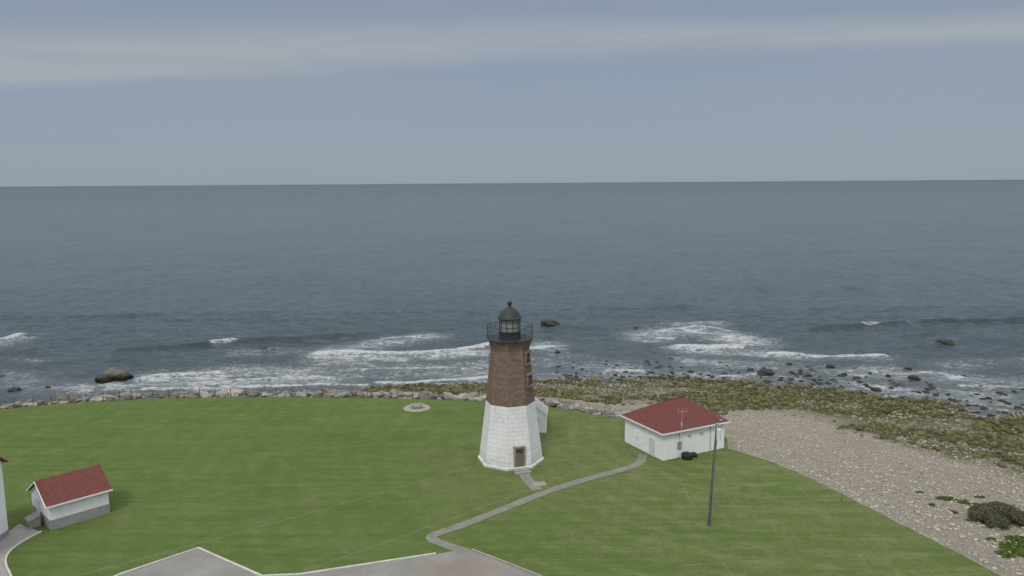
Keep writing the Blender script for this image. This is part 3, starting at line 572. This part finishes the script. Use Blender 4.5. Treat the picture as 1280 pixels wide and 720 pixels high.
q=G(); q.add([(-.45,-.6,0),(.45,-.6,0),(.45,.6,0),(-.45,.6,0),(-.45,-.6,.7),(.45,-.6,1.0),(.45,.6,1.0),(-.45,.6,.7)],[(3,2,1,0),(4,5,6,7),(0,1,5,4),(1,2,6,5),(2,3,7,6),(3,0,4,7)]); m_bin=speck('beige_bin',(.30,.29,.20),(.38,.37,.28),2); q.obj('bin_body',m_bin,E)
q=G(); q.add([(-.55,-.68,.70),(.5,-.68,1.03),(.5,.68,1.03),(-.55,.68,.70),(-.55,-.68,.76),(.5,-.68,1.09),(.5,.68,1.09),(-.55,.68,.76)],[(3,2,1,0),(4,5,6,7),(0,1,5,4),(1,2,6,5),(2,3,7,6),(3,0,4,7)]); q.obj('lid',m_plank,E)
cx,cy=g(11,668)
E=gable_house('keepers_house',(cx-10,cy-8.2),0,10,8.2,7.0,10.2,'tall white house with red roof beside the pavement',.35,.5)
def hwin(E,x,y,z,w=.95,h=1.5):
    W=empty('window',(x,y,z)); W.parent=E
    q=G(); q.box((.03,0,0),(.08,w+.24,h+.24)); q.obj('frame',m_trim,W)
    q=G(); q.box((.06,0,0),(.06,w,h)); q.obj('pane',m_winglass,W)
    q=G(); q.box((.1,0,-h/2-.14),(.2,w+.34,.08)); q.obj('sill',m_trim,W)
for z in(1.9,5.2):
    for y in(2.0,4.6): hwin(E,10,y,z)
# ------------------------------------------------ utility pole & wires
px,py=g(886,657); E=empty('utility_pole',(px,py,0)); tag(E,'leaning weathered wooden utility pole standing on the lawn','utility pole')
q=G(); q.tube((0,0,-.2),(.50,0,10.3),.16,.10,12); q.obj('shaft',m_wood,E)
q=G(); q.tube((.60,-.20,8.25),(.60,-.20,9.25),.2,n=14); q.tube((.60,-.20,9.25),(.60,-.20,9.33),.22,.1,n=14); q.obj('transformer',speck('pale_metal',(.7,.7,.7),(.6,.6,.6),3),E)
q=G(); q.tube((.46,0,9.9),(.72,0,10.05),.03); q.box((.80,0,10.1),(.3,.2,.1)); q.obj('lamp_head',m_grey,E)
q=G(); q.tube((.17,-.15,0),(.35,-.15,7.5),.025); q.obj('conduit',m_grey,E)
for a in range(3): q=G(); q.tube((.44,-.12,9.4+a*.22),(.44,-.24,9.4+a*.22),.05,n=8); q.obj('insulator',m_trim,E)
m_wire=mat('wire_grey',(.24,.255,.23),.7)
def wire(p,q_,sag,label):
    p=Vector(p);q_=Vector(q_);n=28;pts=[]
    for i in range(n+1):
        t=i/n; c=p.lerp(q_,t)-Vector((0,0,4*sag*t*(1-t))); pts.append(c)
    gg=G()
    for a,b in zip(pts[:-1],pts[1:]): gg.tube(a-p,b-p,.013,n=5)
    o=gg.obj('overhead_wire',m_wire,None,loc=p); tag(o,label,'wire')
def at_h(u,v,z): x,y=g(u,v,z); return (x,y,z)
a=Vector(at_h(50,716,9.0)); e1=hw(-.4,6.9,3.1); d=(a-e1)
wire(e1+d*1.45,e1,.9,'thin overhead wire reaching the white building eave')
a=Vector(at_h(330,712,8.0)); e2=hw(-.42,-.3,3.1); d=(a-e2)
wire(e2+d*1.6,e2,1.0,'thin overhead wire crossing the lawn to the white building')
x,y=g(922,638); E=empty('marker_stake',(x,y,0)); tag(E,'thin pale leaning stake in the lawn','stake'); q=G(); q.tube((0,0,-.1),(-.28,0,2.3),.03,.022,8); q.obj('rod',m_plank,E); q=G(); q.tube((-.28,0,2.3),(-.285,0,2.36),.05,.03,8); q.obj('cap',m_grey,E)
x,y=g(1052,627); E=empty('edge_post',(x,y,0)); tag(E,'short thin grey post at the lawn edge','post'); q=G(); q.box((0,0,.45),(.05,.05,1.0),b=.008); q.obj('shaft',m_fence,E); q=G(); q.box((0,0,.965),(.07,.07,.03)); q.obj('cap',m_fence,E)
x,y=g(521,510); q=G(); q.lathe([(1.9,-.05),(1.9,.03),(1.85,.05)],28); o=q.obj('concrete_pad',m_conc,None,loc=(x,y,0)); tag(o,'round pale concrete pad set in the lawn','pad')
E=empty('picnic_table',(x,y,.05),.3); tag(E,'low grey wooden picnic table on a round concrete pad','picnic table'); E.scale=(.9,.8,.72)
q=G()
for i in range(5): q.box((0,-.34+i*.17,.74),(1.9,.15,.045))
q.obj('table_top',m_plank,E)
for yy in(-.72,.72):
    q=G(); q.box((0,yy-.08,.44),(1.9,.14,.045)); q.box((0,yy+.08,.44),(1.9,.14,.045)); q.obj('bench_seat',m_plank,E)
for xx in(-.65,.65):
    q=G(); q.tube((xx,-.6,0),(xx,-.2,.72),.05,n=6); q.tube((xx,.6,0),(xx,.2,.72),.05,n=6); q.tube((xx,-.8,.40),(xx,.8,.40),.04,n=6); q.obj('leg',m_plank,E)
# ------------------------------------------------ plants on the beach
def bush(name,c,rx,ry,h,n,mat_,label,leaf=.09,lobes=22):
    v=[];f=[];zg=float(terr(np.array([c[0]]),np.array([c[1]]))[0][0])
    cl=[]
    for _ in range(lobes):
        a=random.uniform(0,6.28); r=math.sqrt(random.uniform(0,1))*.8; cl.append((r*math.cos(a),r*math.sin(a),(1-r*r)*.62,random.uniform(.22,.36)))
    for i in range(n):
        a,b_,cc,rr_=random.choice(cl); d=Vector((random.gauss(0,1),random.gauss(0,1),random.gauss(0,1))).normalized(); k_=rr_*random.uniform(.75,1.05)
        P_=Vector(((a+d.x*k_)*rx,(b_+d.y*k_)*ry,max(0,(cc+d.z*k_))*h)); w_=(d+Vector((random.gauss(0,.5),random.gauss(0,.5),random.gauss(0,.5)))).normalized()
        e_=w_.orthogonal().normalized(); g_=w_.cross(e_)*leaf*random.uniform(.7,1.3); e_=e_*leaf*random.uniform(.7,1.3)
        k=len(v); v+=[P_-g_,P_+e_,P_+g_,P_-e_]; f.append((k,k+1,k+2,k+3))
    E=empty(name,(c[0],c[1],zg)); tag(E,label,'plant'); mk('foliage',v,f,mat_,E)
    q=G()
    for i in range(8):
        t=random.uniform(0,6.28); q.tube((0,0,-.1),(math.cos(t)*rx*.6,math.sin(t)*ry*.6,h*.45),.03,.012,5)
    q.obj('stem',m_wood,E)
bush('shrub',g(1248,652,-1.3),2.9,2.2,2.0,30000,m_shrub,'low rounded green brown shrub on the cobble beach',.055,34)
for (u,v,rx,ry,h,n) in[(1180,621,1.3,.5,.3,1100),(1200,624,1.1,.5,.3,900),(1218,626,.8,.4,.25,500),(1268,672,1.4,.7,.4,1500),(1277,690,1.9,1.4,.7,5000),(1255,698,1.0,.7,.35,900),(1190,640,.6,.4,.2,300),(1225,612,.6,.3,.2,300),(1150,612,.5,.3,.2,250),(1238,676,.6,.4,.25,350),(1165,630,.4,.3,.2,200),(1212,650,.45,.3,.2,220)]:
    bush('beach_plant',g(u,v,-1.0),rx,ry,h,n,m_green,'low green plants spreading over the cobbles',.06)
# ------------------------------------------------ sky and light
w=bpy.data.worlds.new('World'); sc.world=w; w.use_nodes=True; t=w.node_tree; n=N(w); bg=t.nodes['Background']
sunel=math.radians(52)
sky=t.nodes.new('ShaderNodeTexSky'); sky.sky_type='NISHITA'; sky.sun_disc=False; sky.sun_elevation=sunel; sky.sun_rotation=math.radians(200)
dirv=t.nodes.new('ShaderNodeTexCoord').outputs['Generated']; sp=t.nodes.new('ShaderNodeSeparateXYZ'); t.links.new(dirv,sp.inputs[0])
cr=t.nodes.new('ShaderNodeValToRGB'); t.links.new(sp.outputs[2],cr.inputs[0]); el=cr.color_ramp.elements
el[0].position=0;el[0].color=(.300,.350,.412,1); el[1].position=1;el[1].color=(1.2,1.24,1.30,1)
for p_,c in((.06,(.282,.340,.415)),(.14,(.270,.330,.418)),(.25,(.252,.308,.395)),(.36,(.38,.43,.49)),(.55,(.98,1.02,1.07))):
    e_=el.new(p_); e_.color=(*c,1)
warp=n.noise(n.mapp(dirv,(1.2,1.2,6)),2.2,6,.6)
dist=n.math('SUBTRACT',n.math('SUBTRACT',sp.outputs[2],n.math('MULTIPLY',sp.outputs[1],.178)),n.math('MULTIPLY',sp.outputs[0],.019))
dist=n.math('ADD',dist,n.math('MULTIPLY',n.math('SUBTRACT',warp,.5),.03))
wid=n.rng(sp.outputs[0],-.55,.3,.046,.025)
ee=n.math('DIVIDE',dist,wid)
low=n.mix(n.rng(sp.outputs[0],-.5,.1),n.rng(ee,-1.0,-.55,0,1,True),n.rng(ee,-1.1,0,0,1,True))
band=n.math('MULTIPLY',n.rng(ee,0,1.1,1,0,True),low)
streak=n.noise(n.mapp(dirv,(1.5,1.5,18)),3,6,.65); bandm=n.math('MULTIPLY',band,n.rng(streak,.3,.62,.5,1))
c=n.mix(n.math('MULTIPLY',bandm,.75),cr.outputs[0],(.42,.435,.45))
mott=n.noise(n.mapp(dirv,(1,1,3.5)),2.0,6,.6); c=n.mix(n.rng(mott,.45,.75,0,.2),c,(.34,.365,.41))
x10=t.nodes.new('ShaderNodeVectorMath'); x10.operation='SCALE'; x10.inputs['Scale'].default_value=10; t.links.new(c,x10.inputs[0])
mx=n.mix(.06,x10.outputs[0],sky.outputs[0]); t.links.new(mx,bg.inputs[0]); bg.inputs[1].default_value=.1
L=bpy.data.lights.new('sun','SUN'); L.energy=1.5; L.angle=math.radians(13); L.color=(1,.95,.88); lo=bpy.data.objects.new('sun',L); COL.objects.link(lo)
d=Vector((-.34*math.cos(sunel),-.94*math.cos(sunel),math.sin(sunel))); lo.rotation_euler=d.to_track_quat('Z','Y').to_euler()
